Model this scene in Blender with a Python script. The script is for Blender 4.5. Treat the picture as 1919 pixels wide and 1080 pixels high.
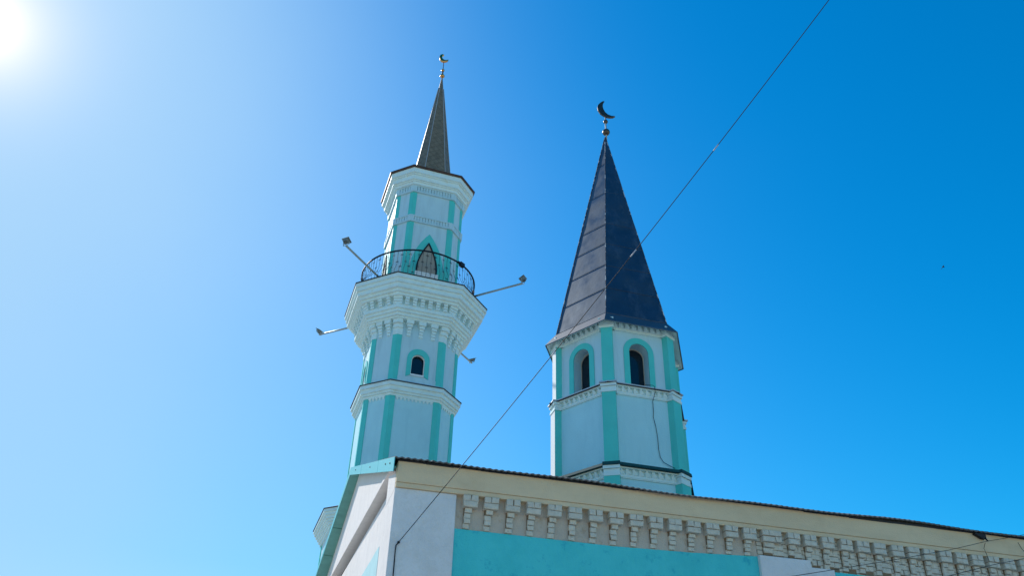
import bpy, bmesh, math, random
from mathutils import Vector, Matrix
R_ = math.radians
random.seed(7)
for o in list(bpy.data.objects): bpy.data.objects.remove(o)
scn = bpy.context.scene
COL = scn.collection
# ------------------------------------------------------------------ scale
S = 1.3                       # metres per survey unit, camera at (0,0,EYE)
EYE = 1.6
def W(p, m=1.0): return Vector((p[0]*S*m, p[1]*S*m, p[2]*S*m + EYE))
# ------------------------------------------------------------------ camera
F_PX, PITCH, ROLL, YAW = 1583.77, 0.590774, 0.031000, 0.271866
fw = Vector((math.sin(YAW)*math.cos(PITCH), math.cos(YAW)*math.cos(PITCH), math.sin(PITCH)))
rt = Vector((math.cos(YAW), -math.sin(YAW), 0)); up = rt.cross(fw)
r2 = rt*math.cos(ROLL) + up*math.sin(ROLL); u2 = -rt*math.sin(ROLL) + up*math.cos(ROLL)
cd = bpy.data.cameras.new('camera'); cam = bpy.data.objects.new('camera', cd); COL.objects.link(cam)
M = Matrix((r2, u2, -fw)).transposed().to_4x4(); M.translation = (0, 0, EYE); cam.matrix_world = M
cd.sensor_width = 36; cd.lens = F_PX/1919*36; cd.clip_end = 6000; cd.clip_start = .1
scn.camera = cam
# ------------------------------------------------------------------ sky, sun, exposure
SUN = Vector((-0.4326, 0.8115, 0.803)).normalized()
SEL = math.asin(SUN.z); SAZ = math.atan2(SUN.x, SUN.y)
w = bpy.data.worlds.new('World'); scn.world = w; w.use_nodes = True
nt = w.node_tree; nt.nodes.clear()
sky = nt.nodes.new('ShaderNodeTexSky'); sky.sky_type = 'NISHITA'; sky.sun_disc = False
sky.sun_elevation = SEL; sky.sun_rotation = SAZ; sky.altitude = 100
sky.air_density = 1.25; sky.dust_density = 0.1; sky.ozone_density = 1.0
hs = nt.nodes.new('ShaderNodeHueSaturation'); hs.inputs['Saturation'].default_value = 2.0
bg = nt.nodes.new('ShaderNodeBackground'); bg.inputs['Strength'].default_value = 0.15
ow = nt.nodes.new('ShaderNodeOutputWorld')
# bright haze round the sun: depends on the direction in the sky only
def nd(t, **k):
    n = nt.nodes.new(t)
    for a, v in k.items(): setattr(n, a, v)
    return n
tcw = nd('ShaderNodeTexCoord'); sub = nd('ShaderNodeVectorMath', operation='SUBTRACT'); sub.inputs[1].default_value = SUN
mul = nd('ShaderNodeVectorMath', operation='MULTIPLY'); mul.inputs[1].default_value = (1, 1, .4); ln = nd('ShaderNodeVectorMath', operation='LENGTH')
def mth(op, a, b=None):
    n = nd('ShaderNodeMath', operation=op)
    for k, x in enumerate((a, b)):
        if x is None: continue
        if isinstance(x, (int, float)): n.inputs[k].default_value = x
        else: nt.links.new(x, n.inputs[k])
    return n.outputs[0]
mixh = nd('ShaderNodeMix', data_type='RGBA'); mixh.clamp_result = False; mixh.inputs[7].default_value = (2.42, 3.98, 5.6, 1)
ln2 = nd('ShaderNodeVectorMath', operation='LENGTH'); sq = nd('ShaderNodeMath', operation='MULTIPLY'); dv = nd('ShaderNodeMath', operation='MULTIPLY'); dv.inputs[1].default_value = -1/.040
ex = nd('ShaderNodeMath', operation='EXPONENT'); am = nd('ShaderNodeMath', operation='MULTIPLY'); am.inputs[1].default_value = 6.8
add = nd('ShaderNodeMix', data_type='RGBA', blend_type='ADD'); add.clamp_result = False; add.inputs[0].default_value = 1
lk = nt.links.new
lk(tcw.outputs['Generated'], sub.inputs[0]); lk(sub.outputs[0], mul.inputs[0]); lk(mul.outputs[0], ln.inputs[0]); spz = nd('ShaderNodeSeparateXYZ'); lk(sub.outputs[0], spz.inputs[0])
low = mth('ADD', mth('ADD', 1.0, mth('MULTIPLY', mth('MINIMUM', spz.outputs['Z'], 0.0), .95)), mth('MULTIPLY', mth('MAXIMUM', spz.outputs['Z'], 0.0), 1.6))       # haze lies wider near the horizon
le = mth('MULTIPLY', ln.outputs['Value'], low); hzf = mth('EXPONENT', mth('MULTIPLY', mth('POWER', mth('DIVIDE', le, .43), 2.4), -1.0))
lk(sub.outputs[0], ln2.inputs[0]); lk(ln2.outputs['Value'], sq.inputs[0]); sq.inputs[1].default_value = 1; lk(sq.outputs[0], dv.inputs[0]); lk(dv.outputs[0], ex.inputs[0]); lk(ex.outputs[0], am.inputs[0])
lk(sky.outputs[0], hs.inputs['Color']); wn = nd('ShaderNodeTexNoise'); wn.inputs['Scale'].default_value = 2.6; wn.inputs['Detail'].default_value = 6; lk(tcw.outputs['Generated'], wn.inputs['Vector'])
lk(mth('MULTIPLY', hzf, mth('ADD', .88, mth('MULTIPLY', wn.outputs['Fac'], .24))), mixh.inputs[0]); lk(hs.outputs[0], mixh.inputs[6]); lk(mixh.outputs[2], add.inputs[6]); scl = nd('ShaderNodeVectorMath', operation='SCALE'); scl.inputs[0].default_value = (1.15, .72, .5); lk(am.outputs[0], scl.inputs['Scale']); lk(scl.outputs[0], add.inputs[7])
lk(add.outputs[2], bg.inputs['Color']); lk(bg.outputs[0], ow.inputs['Surface'])
sl = bpy.data.lights.new('sun', 'SUN'); sl.energy = 4.0; sl.angle = R_(0.53); sl.color = (1, .965, .91)
so = bpy.data.objects.new('sun', sl); COL.objects.link(so); so.rotation_euler = SUN.to_track_quat('Z', 'Y').to_euler()
vs = scn.view_settings; vs.view_transform = 'Standard'; vs.look = 'None'; vs.exposure = 0.2; vs.gamma = 1.0; vs.use_curve_mapping = False
# ------------------------------------------------------------------ materials
def mat(name, col, rough=.85, metal=0, var=.10, scale=3.0, bump=.0, bscale=60, col2=None, spec=.3, stretch=None):
    m = bpy.data.materials.new(name); m.use_nodes = True; t = m.node_tree; b = t.nodes['Principled BSDF']
    b.inputs['Roughness'].default_value = rough; b.inputs['Metallic'].default_value = metal
    b.inputs['Specular IOR Level'].default_value = spec
    tc = t.nodes.new('ShaderNodeTexCoord'); src = tc.outputs['Object']
    if stretch:
        mp = t.nodes.new('ShaderNodeMapping'); mp.inputs['Scale'].default_value = stretch
        t.links.new(src, mp.inputs[0]); src = mp.outputs[0]
    n = t.nodes.new('ShaderNodeTexNoise'); n.inputs['Scale'].default_value = scale; n.inputs['Detail'].default_value = 8; n.inputs['Roughness'].default_value = .65
    t.links.new(src, n.inputs['Vector'])
    r = t.nodes.new('ShaderNodeValToRGB'); r.color_ramp.elements[0].position = .3; r.color_ramp.elements[1].position = .7
    c2 = col2 or tuple(c*(1-var*2) for c in col)
    r.color_ramp.elements[0].color = (*c2, 1); r.color_ramp.elements[1].color = (*[min(1, c*(1+var*.3)) for c in col], 1)
    t.links.new(n.outputs['Fac'], r.inputs[0]); t.links.new(r.outputs[0], b.inputs['Base Color'])
    if bump:
        n2 = t.nodes.new('ShaderNodeTexNoise'); n2.inputs['Scale'].default_value = bscale; n2.inputs['Detail'].default_value = 5
        t.links.new(tc.outputs['Object'], n2.inputs['Vector'])
        bp = t.nodes.new('ShaderNodeBump'); bp.inputs['Strength'].default_value = bump; bp.inputs['Distance'].default_value = .02
        t.links.new(n2.outputs['Fac'], bp.inputs['Height']); t.links.new(bp.outputs[0], b.inputs['Normal'])
    return m
def spots(m, col, scale=2.2, lo=.60, hi=.66, fac=1.0, stretch=None):
    """patches of another paint over a material's colour"""
    t = m.node_tree; b = t.nodes['Principled BSDF']; src = b.inputs['Base Color'].links[0].from_socket
    tc = t.nodes.new('ShaderNodeTexCoord'); n = t.nodes.new('ShaderNodeTexNoise'); n.inputs['Scale'].default_value = scale; n.inputs['Detail'].default_value = 6; n.inputs['Roughness'].default_value = .7
    src_v = tc.outputs['Object']
    if stretch:
        mp = t.nodes.new('ShaderNodeMapping'); mp.inputs['Scale'].default_value = stretch; t.links.new(src_v, mp.inputs[0]); src_v = mp.outputs[0]
    t.links.new(src_v, n.inputs['Vector'])
    r = t.nodes.new('ShaderNodeValToRGB'); r.color_ramp.elements[0].position = lo; r.color_ramp.elements[1].position = hi
    r.color_ramp.elements[1].color = (fac, fac, fac, 1); t.links.new(n.outputs['Fac'], r.inputs[0])
    mx = t.nodes.new('ShaderNodeMix'); mx.data_type = 'RGBA'; mx.inputs[7].default_value = (*col, 1)
    t.links.new(r.outputs[0], mx.inputs[0]); t.links.new(src, mx.inputs[6]); t.links.new(mx.outputs[2], b.inputs['Base Color'])
MT = {}
MT['tower'] = mat('tower_white_plaster', (.50, .72, .78), rough=.5, spec=.5, var=.03, scale=1.2, bump=.25, bscale=22)
MT['ledge'] = mat('moulding_white_paint', (.68, .86, .86), rough=.5, spec=.5, var=.04, scale=2.5, bump=.15, bscale=30)
MT['tower_low'] = mat('tower_pale_blue_plaster', (.44, .76, .83), rough=.55, spec=.4, var=.04, scale=1.0, bump=.25, bscale=22)
spots(MT['tower'], (.37, .55, .60), 2.2, .48, .72, .7, (1.6, 1.6, .22))
spots(MT['tower_low'], (.33, .64, .72), 2.0, .48, .75, .7, (1.6, 1.6, .25))
spots(MT['ledge'], (.60, .60, .42), 3.0, .52, .80, .55)
MT['turq'] = mat('turquoise_paint', (.085, .62, .55), rough=.40, spec=.5, var=.06, scale=1.5, bump=.12, bscale=25)
spots(MT['turq'], (.13, .56, .52), 1.8, .50, .75, .5, (1, 1, .4))
MT['turq_wall'] = mat('turquoise_wall_paint', (.07, .62, .64), var=.05, scale=2.0, bump=.5, bscale=55)
spots(MT['turq_wall'], (.09, .64, .66), 1.0, .45, .60, .6)
spots(MT['turq_wall'], (.02, .40, .50), 3.2, .57, .66, .75)
MT['fascia'] = mat('turquoise_sheet_metal', (.10, .52, .55), rough=.45, var=.04, scale=1.0, spec=.5)
MT['soffit'] = mat('green_soffit_board', (.16, .40, .36), var=.10, scale=3, bump=.1)
MT['plaster'] = mat('grey_white_plaster', (.78, .77, .78), var=.06, scale=1.4, bump=.5, bscale=45)
spots(MT['plaster'], (.60, .58, .56), 1.9, .44, .70, .75)
spots(MT['plaster'], (.66, .64, .60), 14, .5, .7, .6)
MT['gable'] = mat('gable_plaster', (.81, .74, .70), var=.05, scale=2.5, bump=.6, bscale=35, stretch=(1, 1, .25))
spots(MT['gable'], (.58, .53, .50), 5.0, .5, .8, .5)
MT['beige'] = mat('beige_frieze_plaster', (.76, .59, .39), var=.06, scale=1.6, bump=.4, bscale=50, stretch=(.6, .6, 2.5))
spots(MT['beige'], (.60, .44, .27), 2.0, .5, .8, .6)
MT['cream'] = mat('cream_wall_plaster', (.60, .51, .42), var=.08, scale=2.5, bump=.6, bscale=45)
spots(MT['cream'], (.34, .23, .13), 3.2, .54, .70, .7)
MT['brick'] = mat('cream_painted_brick', (.72, .65, .54), var=.10, scale=9, bump=.7, bscale=70)
spots(MT['brick'], (.46, .37, .27), 11, .56, .66, .7)
MT['mortar'] = mat('brown_mortar', (.26, .18, .11), var=.15, scale=8, bump=.6, bscale=60)
MT['palecyan'] = mat('pale_cyan_paint', (.45, .70, .72), var=.05, scale=3, bump=.4, bscale=40)
MT['slate'] = mat('grey_wavy_slate', (.16, .14, .13), rough=.7, var=.15, scale=4, bump=.3)
MT['darkmetal'] = mat('dark_edge_metal', (.035, .04, .05), rough=.5, var=.1, scale=5)
MT['greenmetal'] = mat('dark_green_sheet', (.012, .075, .08), rough=.75, var=.1, scale=3, spec=.2)
MT['sillmetal'] = mat('pale_sheet_metal', (.50, .54, .58), rough=.5, metal=.2, var=.06, scale=3)
MT['roof'] = mat('navy_roof_sheet', (.012, .034, .068), rough=.44, metal=.0, var=.2, scale=2.2, spec=.8, bump=.55, bscale=1.1)
spots(MT['roof'], (.05, .075, .11), 3.0, .50, .72, .8, (1, 1, .5))
def gloss(m, lo, hi, scale):
    t = m.node_tree; b = t.nodes['Principled BSDF']; tc = t.nodes.new('ShaderNodeTexCoord'); n = t.nodes.new('ShaderNodeTexNoise'); n.inputs['Scale'].default_value = scale; n.inputs['Detail'].default_value = 7
    t.links.new(tc.outputs['Object'], n.inputs['Vector']); mr = t.nodes.new('ShaderNodeMapRange'); mr.inputs['From Min'].default_value = .35; mr.inputs['From Max'].default_value = .65; mr.inputs['To Min'].default_value = lo; mr.inputs['To Max'].default_value = hi
    t.links.new(n.outputs['Fac'], mr.inputs['Value']); t.links.new(mr.outputs[0], b.inputs['Roughness'])
gloss(MT['roof'], .34, .60, 1.6)
MT['roof'].node_tree.nodes['Principled BSDF'].inputs['Specular Tint'].default_value = (.46, .76, 1, 1)
MT['seam'] = mat('roof_seam', (.10, .115, .15), rough=.5, metal=.4, var=.35, scale=14)
MT['skirt'] = mat('navy_skirt_sheet', (.014, .034, .065), rough=.52, var=.2, scale=2.2, spec=1.0, bump=.08, bscale=5)
MT['skirt'].node_tree.nodes['Principled BSDF'].inputs['IOR'].default_value = 1.6
MT['hip'] = mat('flaking_hip_sheet', (.07, .085, .115), rough=.55, var=.3, scale=6)
spots(MT['hip'], (.62, .62, .62), 5.0, .53, .58, .9)
MT['copper'] = mat('brown_copper_edge', (.16, .075, .045), rough=.42, metal=.5, var=.3, scale=5)
MT['spire'] = mat('bronze_spire_sheet', (.25, .20, .135), rough=.5, metal=.2, var=.2, scale=4)
MT['gold'] = mat('gold_leaf', (.70, .36, .12), rough=.20, metal=1, var=.15, scale=6)
MT['bronze'] = mat('dull_bronze', (.12, .10, .08), rough=.35, metal=.9, var=.2, scale=8)
MT['iron'] = mat('black_wrought_iron', (.012, .014, .02), rough=.5, var=.1, scale=10)
MT['glass'] = mat('dark_window_glass', (.006, .012, .022), rough=.12, var=.1, scale=2, spec=.5)
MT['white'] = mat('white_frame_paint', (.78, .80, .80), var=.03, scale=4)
MT['door'] = mat('beige_door', (.36, .33, .28), var=.06, scale=4, bump=.1)
MT['galv'] = mat('galvanised_steel', (.34, .40, .40), rough=.5, metal=.35, var=.08, scale=6)
MT['lamp'] = mat('grey_lamp_housing', (.20, .24, .24), rough=.5, metal=.3, var=.1, scale=6)
MT['lampglass'] = mat('lamp_glass', (.10, .13, .13), rough=.15, var=.05, scale=3, spec=.6)
MT['wire'] = mat('black_cable', (.015, .014, .018), rough=.6, var=.1, scale=9)
MT['tape'] = mat('pale_cable_tie', (.45, .45, .5), rough=.5, var=.1, scale=9)
MT['ground'] = mat('ground_paving', (.44, .42, .38), var=.12, scale=.4)
MT['bird'] = mat('dark_feathers', (.03, .028, .03), rough=.8, var=.2, scale=20)
# shingle lines on the spire: diamond pattern in height / angle
def shingles(m):
    t = m.node_tree; b = t.nodes['Principled BSDF']; src = b.inputs['Base Color'].links[0].from_socket
    tc = t.nodes.new('ShaderNodeTexCoord'); mp = t.nodes.new('ShaderNodeMapping'); mp.inputs['Rotation'].default_value = (0, R_(38), 0); mp.inputs['Scale'].default_value = (1, .01, 1)
    t.links.new(tc.outputs['Object'], mp.inputs[0])
    br = t.nodes.new('ShaderNodeTexBrick'); br.offset = 0; br.inputs['Scale'].default_value = 2.2; br.inputs['Mortar Size'].default_value = .022
    br.inputs['Brick Width'].default_value = .6; br.inputs['Row Height'].default_value = .6
    sw = t.nodes.new('ShaderNodeSeparateXYZ'); cb = t.nodes.new('ShaderNodeCombineXYZ')
    t.links.new(mp.outputs[0], sw.inputs[0]); t.links.new(sw.outputs['X'], cb.inputs['X']); t.links.new(sw.outputs['Z'], cb.inputs['Y']); t.links.new(cb.outputs[0], br.inputs['Vector'])
    mx = t.nodes.new('ShaderNodeMix'); mx.data_type = 'RGBA'; mx.blend_type = 'MULTIPLY'; mx.inputs[7].default_value = (.55, .55, .58, 1)
    t.links.new(br.outputs['Fac'], mx.inputs[0]); t.links.new(src, mx.inputs[6]); t.links.new(mx.outputs[2], b.inputs['Base Color'])
shingles(MT['spire'])
# painted brick wall texture (facade plane)
def brickwall():
    m = mat('cream_brick_wall', (.66, .59, .48), var=.08, scale=7, bump=0)
    t = m.node_tree; b = t.nodes['Principled BSDF']; src = b.inputs['Base Color'].links[0].from_socket
    tc = t.nodes.new('ShaderNodeTexCoord'); sp = t.nodes.new('ShaderNodeSeparateXYZ'); cb = t.nodes.new('ShaderNodeCombineXYZ')
    t.links.new(tc.outputs['Object'], sp.inputs[0]); t.links.new(sp.outputs['X'], cb.inputs['X']); t.links.new(sp.outputs['Z'], cb.inputs['Y'])
    br = t.nodes.new('ShaderNodeTexBrick'); br.inputs['Scale'].default_value = 1; br.inputs['Brick Width'].default_value = .25; br.inputs['Row Height'].default_value = .074
    br.inputs['Mortar Size'].default_value = .006; br.inputs['Mortar Smooth'].default_value = .3
    t.links.new(cb.outputs[0], br.inputs['Vector'])
    mx = t.nodes.new('ShaderNodeMix'); mx.data_type = 'RGBA'; mx.inputs[7].default_value = (.30, .23, .16, 1)
    t.links.new(br.outputs['Fac'], mx.inputs[0]); t.links.new(src, mx.inputs[6]); t.links.new(mx.outputs[2], b.inputs['Base Color'])
    bp = t.nodes.new('ShaderNodeBump'); bp.invert = True; bp.inputs['Distance'].default_value = .012; t.links.new(br.outputs['Fac'], bp.inputs['Height']); t.links.new(bp.outputs[0], b.inputs['Normal'])
    return m
MT['brickwall'] = brickwall()
# ------------------------------------------------------------------ object helpers
ORG = {}
def tag(o, label, cat, group=None, kind=None):
    if label: o['label'] = label
    if cat: o['category'] = cat
    if group: o['group'] = group
    if kind: o['kind'] = kind
def thing(name, label, cat, loc, group=None):
    o = bpy.data.objects.new(name, None); COL.objects.link(o); o.location = loc; o.empty_display_size = .3
    ORG[o.name] = Vector(loc); tag(o, label, cat, group); return o
class MB:
    """collects faces in metres (world); build() links ONE mesh object"""
    def __init__(s): s.v = []; s.f = []; s.mi = []; s.cm = 0; s.sm = set()
    def face(s, pts, smooth=False):
        i = len(s.v); s.v += [Vector(p) for p in pts]; s.f.append(tuple(range(i, i+len(pts)))); s.mi.append(s.cm)
        if smooth: s.sm.add(len(s.f)-1)
    def raw(s, vs, fs, smooth=False):
        i = len(s.v); s.v += [Vector(p) for p in vs]
        for f in fs:
            s.f.append(tuple(i+k for k in f)); s.mi.append(s.cm)
            if smooth: s.sm.add(len(s.f)-1)
    def prism(s, A, B):
        """A, B: matching loops (world). closes both ends"""
        n = len(A); vs = list(A)+list(B)
        fs = [tuple(reversed(range(n))), tuple(range(n, 2*n))] + [(k, (k+1) % n, n+(k+1) % n, n+k) for k in range(n)]
        s.raw(vs, fs)
    def loft(s, rings, cap0=True, cap1=True, smooth=False):
        n = len(rings[0]); vs = [p for r in rings for p in r]; fs = []
        if cap0: fs.append(tuple(reversed(range(n))))
        for j in range(len(rings)-1):
            for k in range(n): fs.append((j*n+k, j*n+(k+1) % n, (j+1)*n+(k+1) % n, (j+1)*n+k))
        if cap1: fs.append(tuple(range((len(rings)-1)*n, len(rings)*n)))
        s.raw(vs, fs, smooth)
    def tube(s, pts, r, seg=8, r1=None, smooth=True):
        pts = [Vector(p) for p in pts]; rings = []; n = len(pts); pr = None
        for i, p in enumerate(pts):
            d = (pts[min(i+1, n-1)]-pts[max(i-1, 0)]).normalized()
            a = Vector((0, 0, 1)) if abs(d.z) < .9 else Vector((1, 0, 0))
            if pr is not None: a = pr
            x = (a - d*a.dot(d)).normalized(); y = d.cross(x); pr = x
            rr = r if r1 is None else r+(r1-r)*i/(n-1)
            rings.append([p+x*math.cos(2*math.pi*k/seg)*rr+y*math.sin(2*math.pi*k/seg)*rr for k in range(seg)])
        s.loft(rings, smooth=smooth)
    def ball(s, c, r, sz=1, seg=20, ring=12):
        c = Vector(c); rings = []
        for j in range(1, ring):
            t = math.pi*j/ring-math.pi/2
            rings.append([c+Vector((math.cos(t)*math.cos(2*math.pi*k/seg)*r, math.cos(t)*math.sin(2*math.pi*k/seg)*r, math.sin(t)*r*sz)) for k in range(seg)])
        s.loft(rings, smooth=True)
    def build(s, name, mats, parent=None, bevel=0, label=None):
        me = bpy.data.meshes.new(name); org = ORG[parent.name] if parent else None
        if org is None:
            lo = Vector((min(p.x for p in s.v), min(p.y for p in s.v), min(p.z for p in s.v))); hi = Vector((max(p.x for p in s.v), max(p.y for p in s.v), max(p.z for p in s.v)))
            org = Vector(((lo.x+hi.x)/2, (lo.y+hi.y)/2, lo.z))
        me.from_pydata([tuple(p-org) for p in s.v], [], s.f); 
        for m in (mats if isinstance(mats, (list, tuple)) else [mats]): me.materials.append(MT[m])
        for i, p in enumerate(me.polygons): p.material_index = s.mi[i]; p.use_smooth = i in s.sm
        bm = bmesh.new(); bm.from_mesh(me); bmesh.ops.remove_doubles(bm, verts=bm.verts, dist=1e-5); bmesh.ops.recalc_face_normals(bm, faces=bm.faces); bm.to_mesh(me); bm.free()
        o = bpy.data.objects.new(name, me); COL.objects.link(o)
        if parent: o.parent = parent; ORG[o.name] = org
        else: o.location = org; ORG[o.name] = org
        if bevel:
            b = o.modifiers.new('bevel', 'BEVEL'); b.width = bevel; b.segments = 2; b.limit_method = 'ANGLE'; b.angle_limit = R_(40)
        if label: o['label'] = label
        return o
class Frame:
    """a vertical plane: u to the right seen from outside, z up, out along the outward normal (survey units)"""
    def __init__(s, c, ang, apo=0, m=1.0):
        s.n = Vector((math.cos(ang), math.sin(ang), 0)); s.t = Vector((-math.sin(ang), math.cos(ang), 0)); s.c = Vector((c[0], c[1], 0))+s.n*apo; s.m = m
    def p(s, u, z, out=0):
        q = s.c+s.t*u+s.n*out; return W((q.x, q.y, z), s.m)
    def prism(s, mb, poly, o0, o1): mb.prism([s.p(u, z, o0) for u, z in poly], [s.p(u, z, o1) for u, z in poly])
    def box(s, mb, u0, u1, z0, z1, o0, o1): s.prism(mb, [(u0, z0), (u1, z0), (u1, z1), (u0, z1)], o0, o1)
    def wedge(s, mb, u0, u1, z0, z1, o0, ob, ot):
        """box whose front leans: out ob at bottom, ot at top"""
        A = [(u0, z0, o0), (u1, z0, o0), (u1, z0, ob), (u0, z0, ob)]; B = [(u0, z1, o0), (u1, z1, o0), (u1, z1, ot), (u0, z1, ot)]
        mb.prism([s.p(*q) for q in A], [s.p(*q) for q in B])
def arch(hw, z0, zs, n=14):
    """outline from bottom right, over a round arch, to bottom left"""
    return [(hw, z0)]+[(hw*math.cos(math.pi*k/n), zs+hw*math.sin(math.pi*k/n)) for k in range(n+1)]+[(-hw, z0)]
def ogive(hw, z0, zs, zt, n=12, p=1.6):
    def side(sg): return [(sg*hw*(1-(k/n)**p), zs+(zt-zs)*(k/n)**.95) for k in range(n+1)]
    return [(hw, z0)]+side(1)+list(reversed(side(-1)))[1:]+[(-hw, z0)]
def wall_with_arch(mb, fr, hw, z0, z1, outline, out=0):
    """wall panel -hw..hw, z0..z1 minus an arched opening that stands on z0 or on its own sill"""
    zb = outline[0][1]
    if zb > z0+1e-4:
        mb.face([fr.p(-hw, z0, out), fr.p(hw, z0, out), fr.p(hw, zb, out), fr.p(-hw, zb, out)])
    n = len(outline); top = [(hw, zb), (hw, z1), (-hw, z1), (-hw, zb)]
    mid = min(range(n), key=lambda i: -outline[i][1])
    right = outline[:mid+1]; left = outline[mid:]
    mb.face([fr.p(u, z, out) for u, z in [(hw, zb), (hw, z1), (0, z1)]+list(reversed(right))])
    mb.face([fr.p(u, z, out) for u, z in [(0, z1), (-hw, z1), (-hw, zb)]+list(reversed(left))])
def reveal(mb, fr, outline, o0, o1):
    for a, b in zip(outline, outline[1:]): mb.face([fr.p(*a, o0), fr.p(*b, o0), fr.p(*b, o1), fr.p(*a, o1)])
    a, b = outline[-1], outline[0]; mb.face([fr.p(*a, o0), fr.p(*b, o0), fr.p(*b, o1), fr.p(*a, o1)])
def band_outline(mb, fr, outer, inner, o0, o1):
    """arched surround between two outlines with equal point counts"""
    for k in range(len(outer)-1):
        a, b, c, d = outer[k], outer[k+1], inner[k+1], inner[k]
        fr.prism(mb, [a, b, c, d], o0, o1)
# ------------------------------------------------------------------ the setting
g = MB(); g.face([(-3000, -3000, 0), (3000, -3000, 0), (3000, 3000, 0), (-3000, 3000, 0)])
go = g.build('ground', 'ground'); go['kind'] = 'structure'
# ================================================================== PRAYER HALL
TH = R_(-1.5); FO = (1.37, 10.0)
FA = Frame(FO, R_(270)+TH)                       # facade plane: u = along the wall, out = towards the street
GX = lambda y: 1.225+.0145*y                     # front plane of the gable end
FX = 1.32                                        # plane of the barge boards
ZG = -EYE/S
SR = 14.0                                        # length of the facade
hall = thing('prayer_hall', 'long plastered prayer hall with turquoise wall, brick corbels and grey wavy roof', 'building', W((7, 14, ZG)))
def gp(y, z, rec): return W((GX(y)+rec, y, z))
def gprism(mb, poly, r0, r1): mb.prism([gp(y, z, r0) for y, z in poly], [gp(y, z, r1) for y, z in poly])
b = MB(); fe = FA.p(SR, 0, 0)/S
foot = [(GX(10)+.2, 10.0), (fe.x, fe.y), (fe.x+.3, fe.y+11.5), (GX(22.4)+.2, 22.4)]
b.prism([W((x, y, ZG)) for x, y in foot], [W((x, y, 3.95)) for x, y in foot])
b.build('wall', 'cream', hall)
# turquoise panel of the facade, sloping top line
b = MB(); FA.prism(b, [(.772, ZG+.02), (4.852, ZG+.02), (4.852, 3.345), (3.94, 3.302), (2.835, 3.272), (.772, 3.276)], -.01, .012)
b.build('painted_panel', 'turq_wall', hall)
b = MB(); FA.box(b, 5.975, SR, ZG+.02, 3.245, -.01, .022); b.build('painted_panel', 'turq_wall', hall)
# corner pilaster: facade side and gable side in one L
b = MB()
def L(z): return [W((GX(10)+.0, 10-.05/math.cos(TH), z)), FA.p(.772, z, .05), FA.p(.772, z, -.05), W((GX(10.72)+.16, 10.1, z)), W((GX(10.72)+.16, 10.72, z)), gp(10.72, z, 0)]
b.prism(L(ZG), L(3.69))
b.mi[2+5] = 1
b.build('corner_pilaster', ['plaster', 'gable'], hall, bevel=.012)
b = MB(); gprism(b, [(9.99, 3.69), (10.72, 3.69), (10.72, 4.11), (9.99, 3.88)], 0, .16); b.build('pilaster_head', 'gable', hall)
# second pilaster with its lower step
b = MB(); FA.box(b, 4.852, 5.6, ZG, 3.352, -.01, .07); b.build('wall_pilaster', 'plaster', hall, bevel=.012)
b = MB(); FA.box(b, 5.603, 5.96, ZG, 3.27, -.01, .045); b.build('pilaster_step', 'plaster', hall, bevel=.012)
# frieze and its fillet
b = MB(); b.prism([W((FO[0]+.002, 10-.09, 3.752)), FA.p(SR, 3.752, .09), FA.p(SR, 3.752, -.05), W((FO[0]+.002, 10.05, 3.752))],
                  [W((FO[0]+.002, 10-.10, 4.02)), FA.p(SR, 4.02, .10), FA.p(SR, 4.02, -.05), W((FO[0]+.002, 10.05, 4.02))])
b.build('frieze', 'beige', hall, bevel=.01)
b = MB(); b.prism([W((FO[0]+.004, 10-.078, 3.692)), FA.p(SR, 3.692, .078), FA.p(SR, 3.692, -.05), W((FO[0]+.004, 10.05, 3.692))],
                  [W((FO[0]+.004, 10-.078, 3.75)), FA.p(SR, 3.75, .078), FA.p(SR, 3.75, -.05), W((FO[0]+.004, 10.05, 3.75))])
b.build('fillet', 'beige', hall, bevel=.008)
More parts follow.
